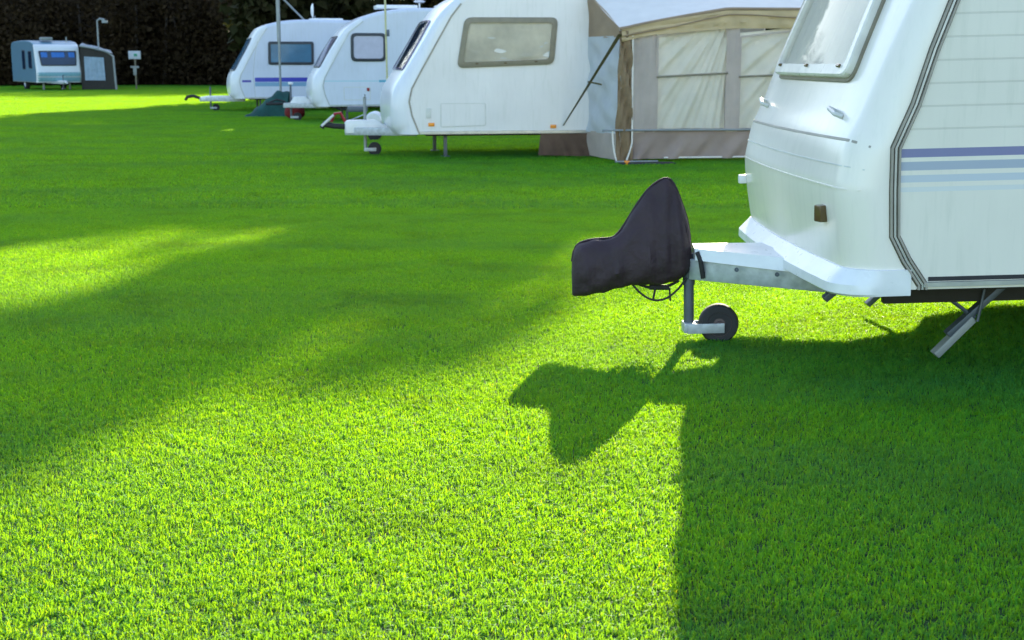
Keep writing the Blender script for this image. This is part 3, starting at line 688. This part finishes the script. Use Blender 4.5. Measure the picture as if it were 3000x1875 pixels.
# hanging cables under the cover
def arc(p, q, sag, n=10): return [(p[0] + (q[0] - p[0]) * t / n, p[1] + (q[1] - p[1]) * t / n, p[2] + (q[2] - p[2]) * t / n - sag * 4 * (t / n) * (1 - t / n)) for t in range(n + 1)]
B().tube(arc((-.70, -.03, .325), (-.42, -.05, .34), .105, 14), .0055, 8).out('breakaway_cable', 'rubber', E_)
cb = B().tube(arc((-.69, .02, .325), (-.45, .0, .32), .040, 10), .0075, 8).out('lighting_cable', 'rubber', E_)
B().tube([(-.60, .01, .288), (-.50, .0, .285)], .014, 10).tube([(-.575, -.03, .285), (-.585, -.03, .235)], .006, 6).tube([(-.50, 0, .285), (-.495, 0, .215)], .005, 6).out('plug', 'rubber', cb)
# corner steadies
st = B().box((.86, -.62, .275), (.42, .055, .028), .004, rot=(0, R(-42), 0)).tube([(.62, -.62, .37), (.83, -.62, .21)], .009, 8).tube([(.86, -.66, .37), (.83, -.66, .2)], .007, 8).out('corner_steady', 'bracket', E_)
B().box((.735, -.62, .125), (.24, .062, .034), .005, rot=(0, R(-45), 0)).out('steady_foot', 'pole', st)
st = B().box((.86, .62, .22), (.5, .055, .028), .004, rot=(0, R(-42), 0)).out('corner_steady', 'bracket', E_)
st = B().box((.215, -.55, .355), (.17, .05, .03), .004, rot=(0, R(-38), 0)).out('step_bracket', 'bracket', E_)
for sg in (-1, 1): B().box((6.1, sg * .62, .22), (.5, .055, .028), .004, rot=(0, R(42), 0)).box((6.29, sg * .62, .035), (.09, .1, .012), .003).out('corner_steady', 'bracket', E_)

# hitch cover: fabric bag pulled over the coupling and handbrake
stn = [(-.990, .262, .43), (-.980, .255, .485), (-.96, .256, .515), (-.93, .260, .530), (-.885, .266, .539), (-.836, .274, .542), (-.79, .286, .545), (-.760, .294, .565), (-.724, .302, .612), (-.667, .306, .702), (-.611, .304, .777),
       (-.562, .306, .817), (-.525, .308, .833), (-.495, .314, .828), (-.464, .326, .78), (-.436, .342, .703), (-.412, .358, .63), (-.399, .385, .55), (-.394, .43, .49)]
V, F = [], []; n = 28; stn = catmull(stn, 2)
for i, (x, zb, zt) in enumerate(stn):
    e_ = min(1, (x + .998) / .05, (-.385 - x) / .05); e_ = max(.12, e_) ** .5
    for k in range(n):
        a = 2 * math.pi * k / n; c_, s_ = math.cos(a), math.sin(a)
        zc_, hh = (zb + zt) / 2, (zt - zb) / 2
        z = zc_ + hh * math.copysign(abs(s_) ** .75, s_); f = (z - zb) / max(.01, zt - zb)
        tall = min(1, max(0, (zt - .54) / .28)); hwid = (.105 + .02 * tall) * (1 - f ** 2 * (.35 + .45 * tall)) * e_
        ag = math.atan2(.90 - z, x + .50 + 1e-4); fd = .0075 * tall * math.sin(ag * 15 + 1.2 * math.sin(z * 9)) * min(1, max(0, (.86 - z) / .12)) + .004 * math.sin(ag * 31)
        wr = 1 + .16 * math.sin(x * 52 + z * 21) * tall * f + .09 * math.sin(z * 60 - x * 37) + .07 * math.sin(x * 80) + .05 * math.sin(z * 110 + x * 60)
        V.append((x, -.01 + (hwid * wr + fd * e_) * math.copysign(abs(c_) ** .7, c_), z + .003 * math.sin(x * 70)))
for i in range(len(stn) - 1):
    for k in range(n): F.append((i * n + k, i * n + (k + 1) % n, (i + 1) * n + (k + 1) % n, (i + 1) * n + k))
F.append(tuple(range(n))); F.append(tuple((len(stn) - 1) * n + k for k in range(n)))
hc = B().merge(V, F).out('hitch_cover', 'cover', None, 60)
hc.location = E_.location; hc.rotation_euler = E_.rotation_euler; tag(hc, 'peaked dark brown fabric cover pulled over the tow hitch of the nearest caravan', 'hitch cover')

B().tube([(x, -.01, zt + .002) for (x, zb, zt) in stn], .006, 6).out('seam_piping', 'cover', hc)
# ------------------------------------------------------------------ the caravans standing in echelon
def common(c, marks=(), rail_mat='railrib'):
    for sg in (-1, 1):
        c.ribbon(c.side_rail, sg * (c.hw - .002), .026, .010, 'awning_rail', rail_mat)
        c.ribbon([(.44, .385), (5.5, .385)], sg * (c.hw - .002), .045, .016, 'skirt_rail', 'alu')
    B().box((3.0, 0, .35), (4.9, 1.9, .04)).out('floor_pan', 'under', c.e)
    c.wheel(3.1, .31)
    for x, z in marks: B().box((x, -c.hw - .008, z), (.085, .03, .05), .008).out('marker_lamp', 'amber', c.e)
    for sg in (-1, 1):
        for xx in (.85, 4.9): B().box((xx, sg * .66, .18), (.05, .05, .34), .006).box((xx, sg * .66, .02), (.12, .12, .02), .004).out('corner_steady', 'bracket', c.e)
# third: seen large, awning on its side
c3 = Caravan('touring_caravan', (-1.92, 20.45, 0), R(10), 'white caravan with a slanted beige-framed side window and the brown awning on its right', std('side_c', front=NOSE))
common(c3, [(.60, .50), (2.36, .46)])
c3.window([(.968, 1.285), (2.362, 1.338), (2.42, 1.99), (1.088, 1.985)], c3.side(-1), 'seal_brown', 'acrylic', .10, .075, .03, 'curtain_g', 'side window in a wide beige frame with a sagging curtain',
          [(1.25, 1.345), (1.66, 1.355), (2.1, 1.375)], lambda u, v, a, c: .013 * math.sin((u - 1.7) * 9 + (v - 1.6) * 6) * (1 - c) + .004 * math.sin(v * 40 - (u - 1.7) ** 2 * 12))
fw3 = [(-.78, 1.25), (.78, 1.25), (.72, 1.95), (-.72, 1.95)]
c3.window(fw3, c3.surf, 'purpleglass', 'darkglass', .08, .03, .02)
bb = B(); ring(bb, [(.73, .455), (1.385, .475), (1.385, .80), (.73, .80)], .03, .014, c3.side(-1), -.002, .004); hf = bb.out('locker_hatch', 'offwhite', c3.e)
bb = B(); fill(bb, [(.748, .473), (1.367, .492), (1.367, .782), (.748, .782)], .03, c3.side(-1), .003); bb.out('hatch_panel', 'side_c', hf)
B().box((.56, -1.085, .66), (.07, .012, .14), .004).out('water_inlet', 'offwhite', c3.e)
drawbar(c3, [(-.56, .335), (-.56, .505), (-.50, .525), (-.12, .53), (-.02, .475), (.06, .44), (.16, .44), (.16, .335)], jx=-.26, jw=-.125, jtop=.86, jmat='pole')
B().tube([(-.26, 0, .86), (-.26, -.09, .87), (-.26, -.09, .90)], .010, 8).out('jockey_handle', 'bracket', c3.e)
ch = B().tube([(-.90, 0, .41), (-.86, 0, .47), (-.72, 0, .44), (-.56, 0, .43)], [.035, .045, .04, .04], 12).out('coupling_head', 'rubber', c3.e)
B().tube([(-.90, -.03, .44), (-.72, -.03, .60)], .020, 8).out('coupling_handle', 'offwhite', ch)
B().tube([(-.76, 0, .50), (-.70, 0, .62), (-.62, 0, .63), (-.55, 0, .50)], .022, 8).out('handbrake_lever', 'redplastic', ch)
B().tube([(-.53, .02, .50), (-.28, .02, .60)], .009, 6).out('brake_strut', 'galv', c3.e)
# second
c2 = Caravan('touring_caravan', (-4.75, 32.1, 0), R(12), 'middle white caravan of the row with square lilac window and thin teal line', std('side_b',
      front=NOSE[:7] + [(.74, 2.05), (.95, 2.22), (1.2, 2.35), (1.55, 2.46)], roof=[(1.55, 2.46), (2.0, 2.52), (2.6, 2.55), (4.6, 2.53)], rear=[(4.6, 2.53), (5.2, 2.45), (5.45, 2.25), (5.55, 1.7), (5.56, .8), (5.5, .36)]))
common(c2, [(1.68, .79)], 'alu')
c2.window([(.925, 1.362), (1.72, 1.362), (1.73, 1.99), (.93, 1.99)], c2.side(-1), 'seal', 'lilac', .12, .065, .03, None, 'square side window with its blind drawn', [(1.12, 1.42), (1.52, 1.42)])
c2.window([(-.93, 1.22), (.93, 1.22), (.86, 1.92), (-.86, 1.92)], c2.surf, 'seal', 'purpleglass', .08, .03, .022)
bb = B(); ring(bb, [(.75, .50), (1.35, .50), (1.35, .80), (.75, .80)], .03, .014, c2.side(-1), -.002, .004); bb.out('locker_hatch', 'offwhite', c2.e)
B().box((1.30, -1.085, .74), (.06, .02, .07), .004).out('socket_cover', 'redplastic', c2.e)
B().box((2.05, -.3, 2.585), (.95, .6, .09), .03).out('roof_vent', 'white', c2.e); B().box((3.35, -.2, 2.60), (.7, .6, .09), .03).out('roof_vent', 'white', c2.e)
an = B().tube([(2.62, -.2, 2.52), (2.62, -.2, 2.72)], .02, 8).out('aerial_mast', 'white', c2.e)
B().lathe([(.001, 2.75), (.1, 2.75), (.14, 2.725), (.1, 2.70), (.001, 2.70)], (2.62, -.2, 0), 'z').out('aerial_dish', 'white', an)
drawbar(c2, [(-.40, .335), (-.40, .43), (-.30, .56), (-.05, .56), (.10, .42), (.16, .42), (.16, .335)], jx=-.38, jw=-.24, jtop=.86)
B().lathe([(.001, .90), (.05, .90), (.06, .87), (.05, .84), (.001, .84)], (-.38, -.06, 0), 'z', 16).out('handle_knob', 'white', c2.e)
B().tube([(-.95, 0, .40), (-.45, 0, .40)], .035, 10).tube([(-.9, 0, .42), (-.7, 0, .50), (-.5, 0, .44)], .02, 8).out('coupling_head', 'rubber', c2.e)
# first
c1 = Caravan('touring_caravan', (-7.9, 38.4, 0), R(14), 'white caravan farthest back in the row of three, dark blue side stripe and blue-grey window', std('side_a',
      front=NOSE[:7] + [(.64, 2.0), (.80, 2.22), (1.05, 2.34), (1.4, 2.42)], roof=[(1.4, 2.42), (2.0, 2.47), (3.2, 2.46), (4.6, 2.44)], rear=[(4.6, 2.44), (5.2, 2.36), (5.45, 2.2), (5.55, 1.7), (5.56, .8), (5.5, .36)]))
common(c1, [], 'alu')
c1.window([(1.07, 1.265), (2.30, 1.265), (2.31, 1.885), (1.08, 1.885)], c1.side(-1), 'seal', 'blueglass', .07, .07, .03, None, 'side window of blue-grey glass')
c1.window([(-.98, 1.10), (.98, 1.10), (.90, 1.98), (-.90, 1.98)], c1.surf, 'seal', 'blueglass', .08, .03, .022)
c1.ribbon([(.70, .36), (.66, 1.0), (.72, 1.5), (.80, 1.9)], -(c1.hw + .0), .014, .003, 'panel_seam', 'alu')
B().box((2.75, -.2, 2.49), (.9, .6, .07), .025).out('roof_vent', 'white', c1.e)
am = B().tube([(2.5, -.1, 2.44), (2.45, -.1, 2.60)], .02, 8).out('dish_bracket', 'pole', c1.e)
B().lathe([(.001, -.03), (.12, -.02), (.2, .02), (.2, .03), (.001, .0)], (2.38, -.12, 2.74), 'x', 20).out('satellite_dish', 'white', am)
B().tube([(2.25, .2, 2.44), (1.6, .25, 3.1)], .025, 8).out('aerial_arm', 'pole', c1.e)
drawbar(c1, [(-.72, .29), (-.72, .39), (-.5, .42), (.2, .42), (.2, .29)], xh=-.75, zc=.38, jx=-.46, jw=-.32, jtop=.66)
B().tube([(-1.15, 0, .30), (-1.08, 0, .40), (-.92, 0, .42), (-.75, 0, .36)], [.035, .05, .045, .04], 10).out('coupling_head', 'rubber', c1.e)
# far left one, nose to the camera
cf = Caravan('touring_caravan', (-20.95, 64.3, 0), R(122), 'small distant caravan alone before the dark woodland, blue front window facing us', std('side_d', bow=.04, r=.12, hw=1.02,
      front=[(.10, .36), (.04, .5), (.0, .7), (.0, .85), (.04, 1.0), (.14, 1.35), (.24, 1.7), (.33, 1.95), (.48, 2.1), (.75, 2.2)],
      roof=[(.75, 2.2), (1.6, 2.28), (3, 2.3), (4.6, 2.26)], rear=[(4.6, 2.26), (5.0, 2.15), (5.1, 1.7), (5.1, .8), (5.05, .36)],
      rail=[(.30, .37), (.22, .7), (.22, .9), (.28, 1.1), (.40, 1.5), (.50, 1.8)], cut=40))
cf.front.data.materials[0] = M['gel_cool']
for sg in (-1, 1):
    cf.ribbon([(.3, .385), (5.0, .385)], sg * (cf.hw - .002), .045, .016, 'skirt_rail', 'alu')
    cf.window([(.9, 1.0), (1.55, 1.0), (1.55, 1.8), (.9, 1.8)], cf.side(sg), 'seal', 'darkglass', .08, .04, .02); cf.window([(2.2, .95), (2.8, .95), (2.8, 1.85), (2.2, 1.85)], cf.side(sg), 'seal', 'darkglass', .08, .04, .02)
fw = cf.window([(-.80, 1.12), (.80, 1.12), (.86, 1.80), (-.86, 1.80)], cf.surf, 'seal', 'darkglass', .06, .05, .03, None, 'wide dark front window with three blue blinds')
for (a, b2) in ((-.76, -.48), (-.30, .30), (.48, .76)):
    bb = B(); fill(bb, [(a, 1.50), (b2, 1.50), (b2, 1.73), (a, 1.73)], .02, cf.surf, .024); bb.out('blind', 'bluepanel', fw)
cf.strip_front(.74, .20, .006, 'lower_panel', 'teal_panel'); cf.strip_front(.50, .20, .006, 'lower_panel', 'teal_panel')
cf.strip_front(.62, .03, .010, 'panel_trim', 'alu')
cf.wheel(2.9, .3); B().box((2.8, 0, .35), (4.4, 1.7, .04)).out('floor_pan', 'under', cf.e)
drawbar(cf, [(-.7, .30), (-.7, .46), (.1, .46), (.1, .30)], xh=-.9, jx=-.5, jw=-.36, jtop=.7)
B().tube([(-1.2, 0, .36), (-.8, 0, .38)], .04, 8).out('coupling_head', 'white', cf.e)
B().box((1.0, .3, 2.36), (.5, .5, .14), .03).out('roof_vent', 'pole', cf.e); B().tube([(.5, -.5, 2.2), (.5, -.5, 2.45)], .03, 8).out('aerial_mast', 'pole', cf.e)
for sg in (-1, 1): B().box((.7, sg * .6, .18), (.08, .08, .34), .006).out('corner_steady', 'galv', cf.e)

# ------------------------------------------------------------------ awnings
def cloth(name, P, mat, parent, nu=30, nv=20, wave=None, th=.004):
    """P: 4 corners bl, br, tr, tl; wave(s,t)->offset along the normal"""
    P = [Vector(p) for p in P]; nn = (P[1] - P[0]).cross(P[3] - P[0]).normalized(); V, F = [], []
    for i in range(nv + 1):
        t = i / nv
        for k in range(nu + 1):
            s_ = k / nu; q = (P[0] * (1 - s_) + P[1] * s_) * (1 - t) + (P[3] * (1 - s_) + P[2] * s_) * t
            V.append(q + nn * (wave(s_, t) if wave else 0))
    for i in range(nv):
        for k in range(nu): a = i * (nu + 1) + k; F.append((a, a + 1, a + nu + 2, a + nu + 1))
    return B().merge(V, F).out(name, mat, parent, 60)
AR = R(9.5)
aw = empty('porch_awning', (1.50, 18.80, 0), 'brown porch awning with clear curtained windows and pale sloping roof, pitched against a caravan', 'awning', AR)
# local: x along front, y back to the caravan wall (1.15 m), front wall at y=0
fold = lambda a, b_, c_: (lambda s_, t: a * math.sin((s_ * b_ + t * c_) * 6.28) + a * .5 * math.sin((s_ * b_ * 2.3 - t * c_ * 1.7) * 6.28))
D = 1.25
XR = 3.1
# valance outline top: rises from corner to x~1.5 then level
def ztop(x): return 1.80 + .27 * min(1, max(0, x / 1.45)) ** .85 if x < 1.45 else 2.07
cloth('corner_panel', [(-.10, -.01, 0.03), (.15, -.01, .03), (.12, -.01, 1.78), (-.05, -.01, 1.78)], 'corner_brown', aw, 10, 30, fold(.035, 1.2, 2.6))
cloth('front_panel', [(.13, .004, .42), (.47, .004, .42), (.47, .004, 1.84), (.10, .004, 1.80)], 'mauve', aw, 16, 26, fold(.012, 1.1, .6))
cloth('lower_panel', [(.13, .002, .06), (XR, .002, .06), (XR, .002, .44), (.13, .002, .44)], 'skirt_mauve', aw, 70, 14, lambda s_, t: (.034 * math.sin(s_ * 34 - t * 4.4 + 1.3 * math.sin(s_ * 9)) + .02 * math.sin(s_ * 71 - t * 6)) * (1.1 - t))
for (x0, x1) in ((.47, 1.48), (1.64, 2.9)):
    wf = B(); mpw = lambda u, v, h: (u, -h, v)
    ring(wf, [(x0, .44), (x1, .44), (x1, 1.86), (x0, 1.72)], .03, .025, mpw, 0, .008); w_ = wf.out('window', 'mauve', aw)
    bb = B(); fill(bb, [(x0 + .02, .46), (x1 - .02, .46), (x1 - .02, 1.84), (x0 + .02, 1.70)], .03, mpw, .004, 14, 24, lambda u, v, a, c: .004 * math.sin(u * 9 + v * 6)); bb.out('pane', 'film', w_)
    cloth('curtain', [(x0 + .01, .05, .47), (x1 - .01, .05, .47), (x1 - .01, .05, 1.88), (x0 + .01, .05, 1.76)], 'curtain', w_, 90, 30,
          lambda s_, t: .032 * math.sin(math.atan2(1.25 - t, 1.12 - s_) * 26 + 1.5 * math.sin(s_ * 5)) * (.35 + .65 * math.sin(3.1 * s_ + 1.3 * t) ** 2) + .012 * math.sin(math.atan2(1.25 - t, 1.12 - s_) * 61 + s_ * 4))
    B().tube([(x0, -.018, 1.17), (x1, -.018, 1.22)], .014, 8).out('curtain_rod', 'seal_brown', w_)
    cloth('top_fabric', [(x0, .02, 1.45), (x1, .02, 1.60), (x1, .02, 1.90), (x0, .02, 1.82)], 'tan', w_, 40, 8, lambda s_, t: .01 * math.sin(s_ * 30 - t * 8)) if False else None
cloth('mullion', [(1.48, -.004, .42), (1.64, -.004, .42), (1.64, -.004, 1.88), (1.48, -.004, 1.86)], 'mauve', aw, 6, 12, fold(.004, 1, .8))
# top band between window heads and roof, gathered folds
V, F = [], []; n = 80
for i in range(n + 1):
    x = -.03 + (XR + .03) * i / n; zt = ztop(x); zb = min(zt - .16, 1.70 + .12 * min(1, max(0, x / 1.5)))
    for k in range(7):
        t = k / 6; V.append((x, -.035 - .014 * math.sin(x * 22 + t * 5) * (1 - t) - .014 * math.sin(t * 14 + x * 2), zb + (zt - zb) * t))
for i in range(n):
    for k in range(6): F.append((i * 7 + k, i * 7 + k + 1, (i + 1) * 7 + k + 1, (i + 1) * 7 + k))
B().merge(V, F).out('valance', 'tan', aw, 60)
B().tube([(x, -.02, ztop(x) + .01) for x in [(-.05 + (XR + .05) * i / 30) for i in range(31)]], .022, 8).out('roof_beading', 'brown', aw)
B().tube([(x, -.052, ztop(x) - .085 - .02 * math.sin(x * 3)) for x in [(.0 + XR * i / 30) for i in range(31)]], .009, 8).out('piping', 'brown', aw)
# roof
V, F = [], []; n = 40
for i in range(n + 1):
    x = -.05 + (XR + .1) * i / n
    for k in range(9):
        t = k / 8; xs = x + (-.22 * t if i < 6 else 0) * (1 - i / 6 if i < 6 else 0)
        z0, z1 = ztop(x) + .02, 2.42; V.append((xs, -.02 + (D + .02) * t, z0 + (z1 - z0) * t - .05 * math.sin(math.pi * t) * .6))
for i in range(n):
    for k in range(8): F.append((i * 9 + k, i * 9 + k + 1, (i + 1) * 9 + k + 1, (i + 1) * 9 + k))
B().merge(V, F).out('roof', 'awroof', aw, 60)
# left side wall: brown upper triangle and pale panel
cloth('side_panel', [(-.03, 0, .38), (-.24, D, .38), (-.24, D, 1.72), (-.04, 0, 1.72)], 'awside', aw, 16, 26, fold(.02, .8, 2.2))
cloth('side_gable', [(-.04, 0, 1.70), (-.24, D, 1.70), (-.26, D, 2.42), (-.05, 0, 1.82)], 'brown', aw, 10, 8, fold(.008, 1, 1))
cloth('side_skirt', [(-.03, 0, .04), (-.22, D, .04), (-.24, D, .40), (-.03, 0, .40)], 'mauve', aw, 12, 8, fold(.015, 1.5, .5))
cloth('right_side_panel', [(XR, 0, .04), (XR, D, .04), (XR, D, 2.42), (XR, 0, 2.07)], 'brown', aw, 12, 16, fold(.01, 1, 1))
B().tube([(-.28, -.03, .455), (XR, -.03, .445)], .014, 8).out('lower_rail', 'pole', aw)
for pth in ([(.13, -.02, 1.72), (.14, -.02, .5), (.13, -.03, .25), (.06, -.05, .05)], [(-.14, -.03, .45), (-.12, -.03, .22), (-.08, -.05, .03)]): B().tube(catmull(pth, 4), .012, 8).out('frame_pole', 'awroof', aw)
B().tube([(-.1, -.06, .03), (.5, -.06, .03)], .014, 8).out('foot_rail', 'pole', aw)
B().tube([(.6, -.01, .075), (XR, -.01, .075)], .012, 8).out('hem', 'awroof', aw)
B().tube([(-.36, .55, 1.10), (-.17, .5, 1.06)], .012, 8).out('toggle', 'strap', aw)
# strap from awning corner back to the caravan's lower edge
def W(e, p): return e.matrix_basis @ Vector(p)
p0 = W(aw, (-.05, -.03, 1.74)); p1 = W(c3.e, (2.50, -1.12, .47))
d = p1 - p0
V = []; F = []
for i in range(13):
    t = i / 12; q = p0 + d * t; w_ = .030 * (1 - t) + .010 * t; sg_ = Vector((1, .1, 0)) * w_; V += [q - sg_, q + sg_, q + sg_ + Vector((0, .006, 0)), q - sg_ + Vector((0, .006, 0))]
for i in range(12):
    for k in range(4): F.append((i * 4 + k, i * 4 + (k + 1) % 4, (i + 1) * 4 + (k + 1) % 4, (i + 1) * 4 + k))
tag(B().merge(V, F).out('storm_strap', 'strap'), 'dark webbing strap slanting from the awning corner down across the white caravan wall', 'strap')
# wheel skirt hanging from the third caravan
ws = cloth('wheel_skirt', [(2.14, -1.07, .05), (3.05, -1.07, .02), (3.05, -1.07, .37), (2.18, -1.07, .37)], 'skirt', c3.e, 30, 8, lambda s_, t: .02 * math.sin(s_ * 30 + t * 6) * (1 - t))
# mat, peg
mt = B().box((0, 0, .02), (.75, .26, .03), .01).out('doormat', 'rubber'); mt.location = W(aw, (.28, -.30, 0)); mt.rotation_euler = (0, 0, AR); tag(mt, 'dark flat mat lying on the grass below the awning corner', 'mat')
pg = B().tube([(0, 0, -.03), (0, 0, .05)], .018, 8).lathe([(.001, .075), (.035, .07), (.04, .05), (.001, .045)], (0, 0, 0), 'z', 12).out('tent_peg', 'amber'); pg.location = W(aw, (-.03, -.42, 0)); tag(pg, 'orange plastic tent peg in the grass before the brown awning', 'peg')
# far awning
fa = empty('caravan_awning', (-20.15, 64.9, 0), 'small dark awning with a pale front panel beside the distant caravan', 'awning', R(0))
cloth('roof', [(0, -.1, 2.05), (1.55, -.1, 1.68), (.75, 2.4, 1.85), (-.6, 2.4, 2.2)], 'side_d', fa, 20, 10, fold(.015, 1.5, .5))
cloth('front_panel', [(0, 0, .03), (1.6, 0, .03), (1.5, 0, 1.66), (0, 0, 1.98)], 'under', fa, 24, 14, fold(.012, 2, .5))
cloth('window', [(.18, -.03, .45), (1.13, -.03, .45), (1.10, -.03, 1.50), (.18, -.03, 1.55)], 'annex_window', fa, 20, 10, lambda s_, t: .012 * math.sin(s_ * 26))
cloth('side_panel', [(1.6, 0, .03), (1.0, 2.4, .03), (.7, 2.4, 1.85), (1.5, 0, 1.66)], 'skirt', fa, 12, 10, fold(.012, 2, .5))
B().tube([(0, -.05, 2.03), (.8, -.05, 1.90), (1.3, -.05, 1.75), (1.55, -.05, 1.55), (1.62, -.05, .03)], .05, 8).out('frame_pole', 'pole', fa)

# ------------------------------------------------------------------ poles, lamp, sign, small things
lp = empty('lamp_post', (-19.6, 66, 0), 'thin grey lamp post standing behind the small awning at the far left', 'lamp post')
B().tube([(0, 0, 0), (0, 0, 3.25)], [.05, .035], 10).out('post', 'pole', lp)
B().tube([(0, 0, 3.2), (.12, 0, 3.3), (.35, 0, 3.25)], [.03, .05, .06], 10).box((.36, 0, 3.16), (.26, .16, .12), .03).out('lamp_head', 'pole', lp)
sg_ = empty('sign_post', (-17.9, 66, 0), 'small white sign board on a post before the dark woodland', 'sign')
B().tube([(0, 0, 0), (0, 0, 1.75)], .04, 8).out('post', 'seal_brown', sg_)
bd = B().box((0, -.05, 1.62), (.58, .03, .38), .01).out('board', 'awside', sg_)
B().box((.05, -.07, 1.62), (.16, .012, .12), .003).out('emblem', 'green_mark', bd)
B().box((-.02, -.05, 1.06), (.40, .03, .10), .01).box((-.02, -.05, .85), (.16, .03, .34), .01).out('lower_plate', 'pole', sg_)
ms = empty('mast', (-5.95, 35.6, 0), 'tall thin grey mast standing on the grass before the blue-striped caravan', 'mast')
B().tube([(0, 0, 0), (0, 0, 1.9)], .030, 10).out('lower_tube', 'pole', ms); B().tube([(0, 0, 1.85), (-.02, 0, 6.5)], .050, 10).out('upper_tube', 'pole', ms)
yp = empty('flag_pole', (-2.62, 29.2, 0), 'slender yellowish pole hung with thin cords before the lilac-windowed caravan', 'flag pole')
B().tube([(0, 0, 0), (-.02, 0, 2.0), (-.05, 0, 5.5)], [.022, .020, .03], 8).out('pole', 'yellow', yp)
for k, dx in enumerate((-.32, -.26, .12, .20, .30, .36)): B().tube([(dx, .05, 2.62), (dx * .9, .02, 4.0), (0, 0, 5.4)], .009, 6).out('cord', 'yellow', yp)
B().box((.03, -.03, 1.95), (.06, .05, .14), .01).out('cleat', 'bracket', yp); B().box((.03, -.03, .72), (.09, .05, .3), .01).out('clamp', 'pole', yp)
gt = empty('tarpaulin', (-5.95, 34.6, 0), 'dark green tarpaulin draped over gear between two caravans', 'tarpaulin')
V, F = [], []
for i in range(25):
    for k in range(13):
        s_, t = i / 24, k / 12; x = -.70 + 1.10 * s_; h = (.05 + .80 * min(1, s_ * 1.25) ** 1.1) * math.sin(math.pi * min(1, max(.0, t)) * .5 + 0) if t < .5 else 0
        y = -.5 + 1.0 * t; hh = .8 * (.02 + .78 * min(1, s_ / .72) - .25 * max(0, s_ - .8)) * math.sin(math.pi * t) ** .55; V.append((x, y + .03 * math.sin(x * 9), max(.01, hh + .02 * math.sin(x * 23 + y * 7))))
for i in range(24):
    for k in range(12): a = i * 13 + k; F.append((a, a + 1, a + 14, a + 13))
B().merge(V, F).out('sheet', 'greentarp', gt, 60)
rb = empty('gear_bag', (-5.2, 33.0, 0), 'dark red bag slumped on the grass under a caravan drawbar', 'bag')
V, F = [], []
for i in range(15):
    for k in range(16):
        ph = math.pi * i / 14; th = 2 * math.pi * k / 16; w_ = math.sin(ph) ** .6
        V.append((.24 * w_ * math.cos(th) * (1 + .1 * math.sin(3 * th)), .17 * w_ * math.sin(th), .17 - .165 * math.cos(ph) + .02 * math.sin(th * 2 + ph * 3) * w_))
for i in range(14):
    for k in range(16): F.append((i * 16 + k, i * 16 + (k + 1) % 16, (i + 1) * 16 + (k + 1) % 16, (i + 1) * 16 + k))
B().merge(V, F).out('bag_body', 'redcloth', rb, 70); B().tube([(-.12, 0, .30), (-.06, 0, .40), (.06, 0, .40), (.12, 0, .30)], .015, 8).out('handle', 'rubber', rb)
wc = empty('water_carrier', (-2.42, 24.3, 0), 'white water carrier on a dark trolley beside the awning caravan nose', 'water carrier')
B().lathe([(.001, -.2), (.12, -.2), (.15, -.16), (.15, .16), (.12, .2), (.001, .2)], (0, 0, .36), 'y', 18).out('tank', 'white', wc)
B().tube([(-.32, -.1, .12), (-.1, -.12, .2), (.1, -.12, .2), (.16, -.12, .62)], .018, 8).tube([(-.32, .1, .12), (-.1, .12, .2), (.1, .12, .2), (.16, .12, .62)], .018, 8).box((-.30, 0, .55), (.34, .2, .10), .02).out('trolley_frame', 'bracket', wc)
for y in (-.17, .17): B().lathe([(.001, -.02), (.09, -.02), (.11, -.012), (.11, .012), (.09, .02), (.001, .02)], (0, y, .11), 'y', 18).out('wheel', 'rubber', wc)
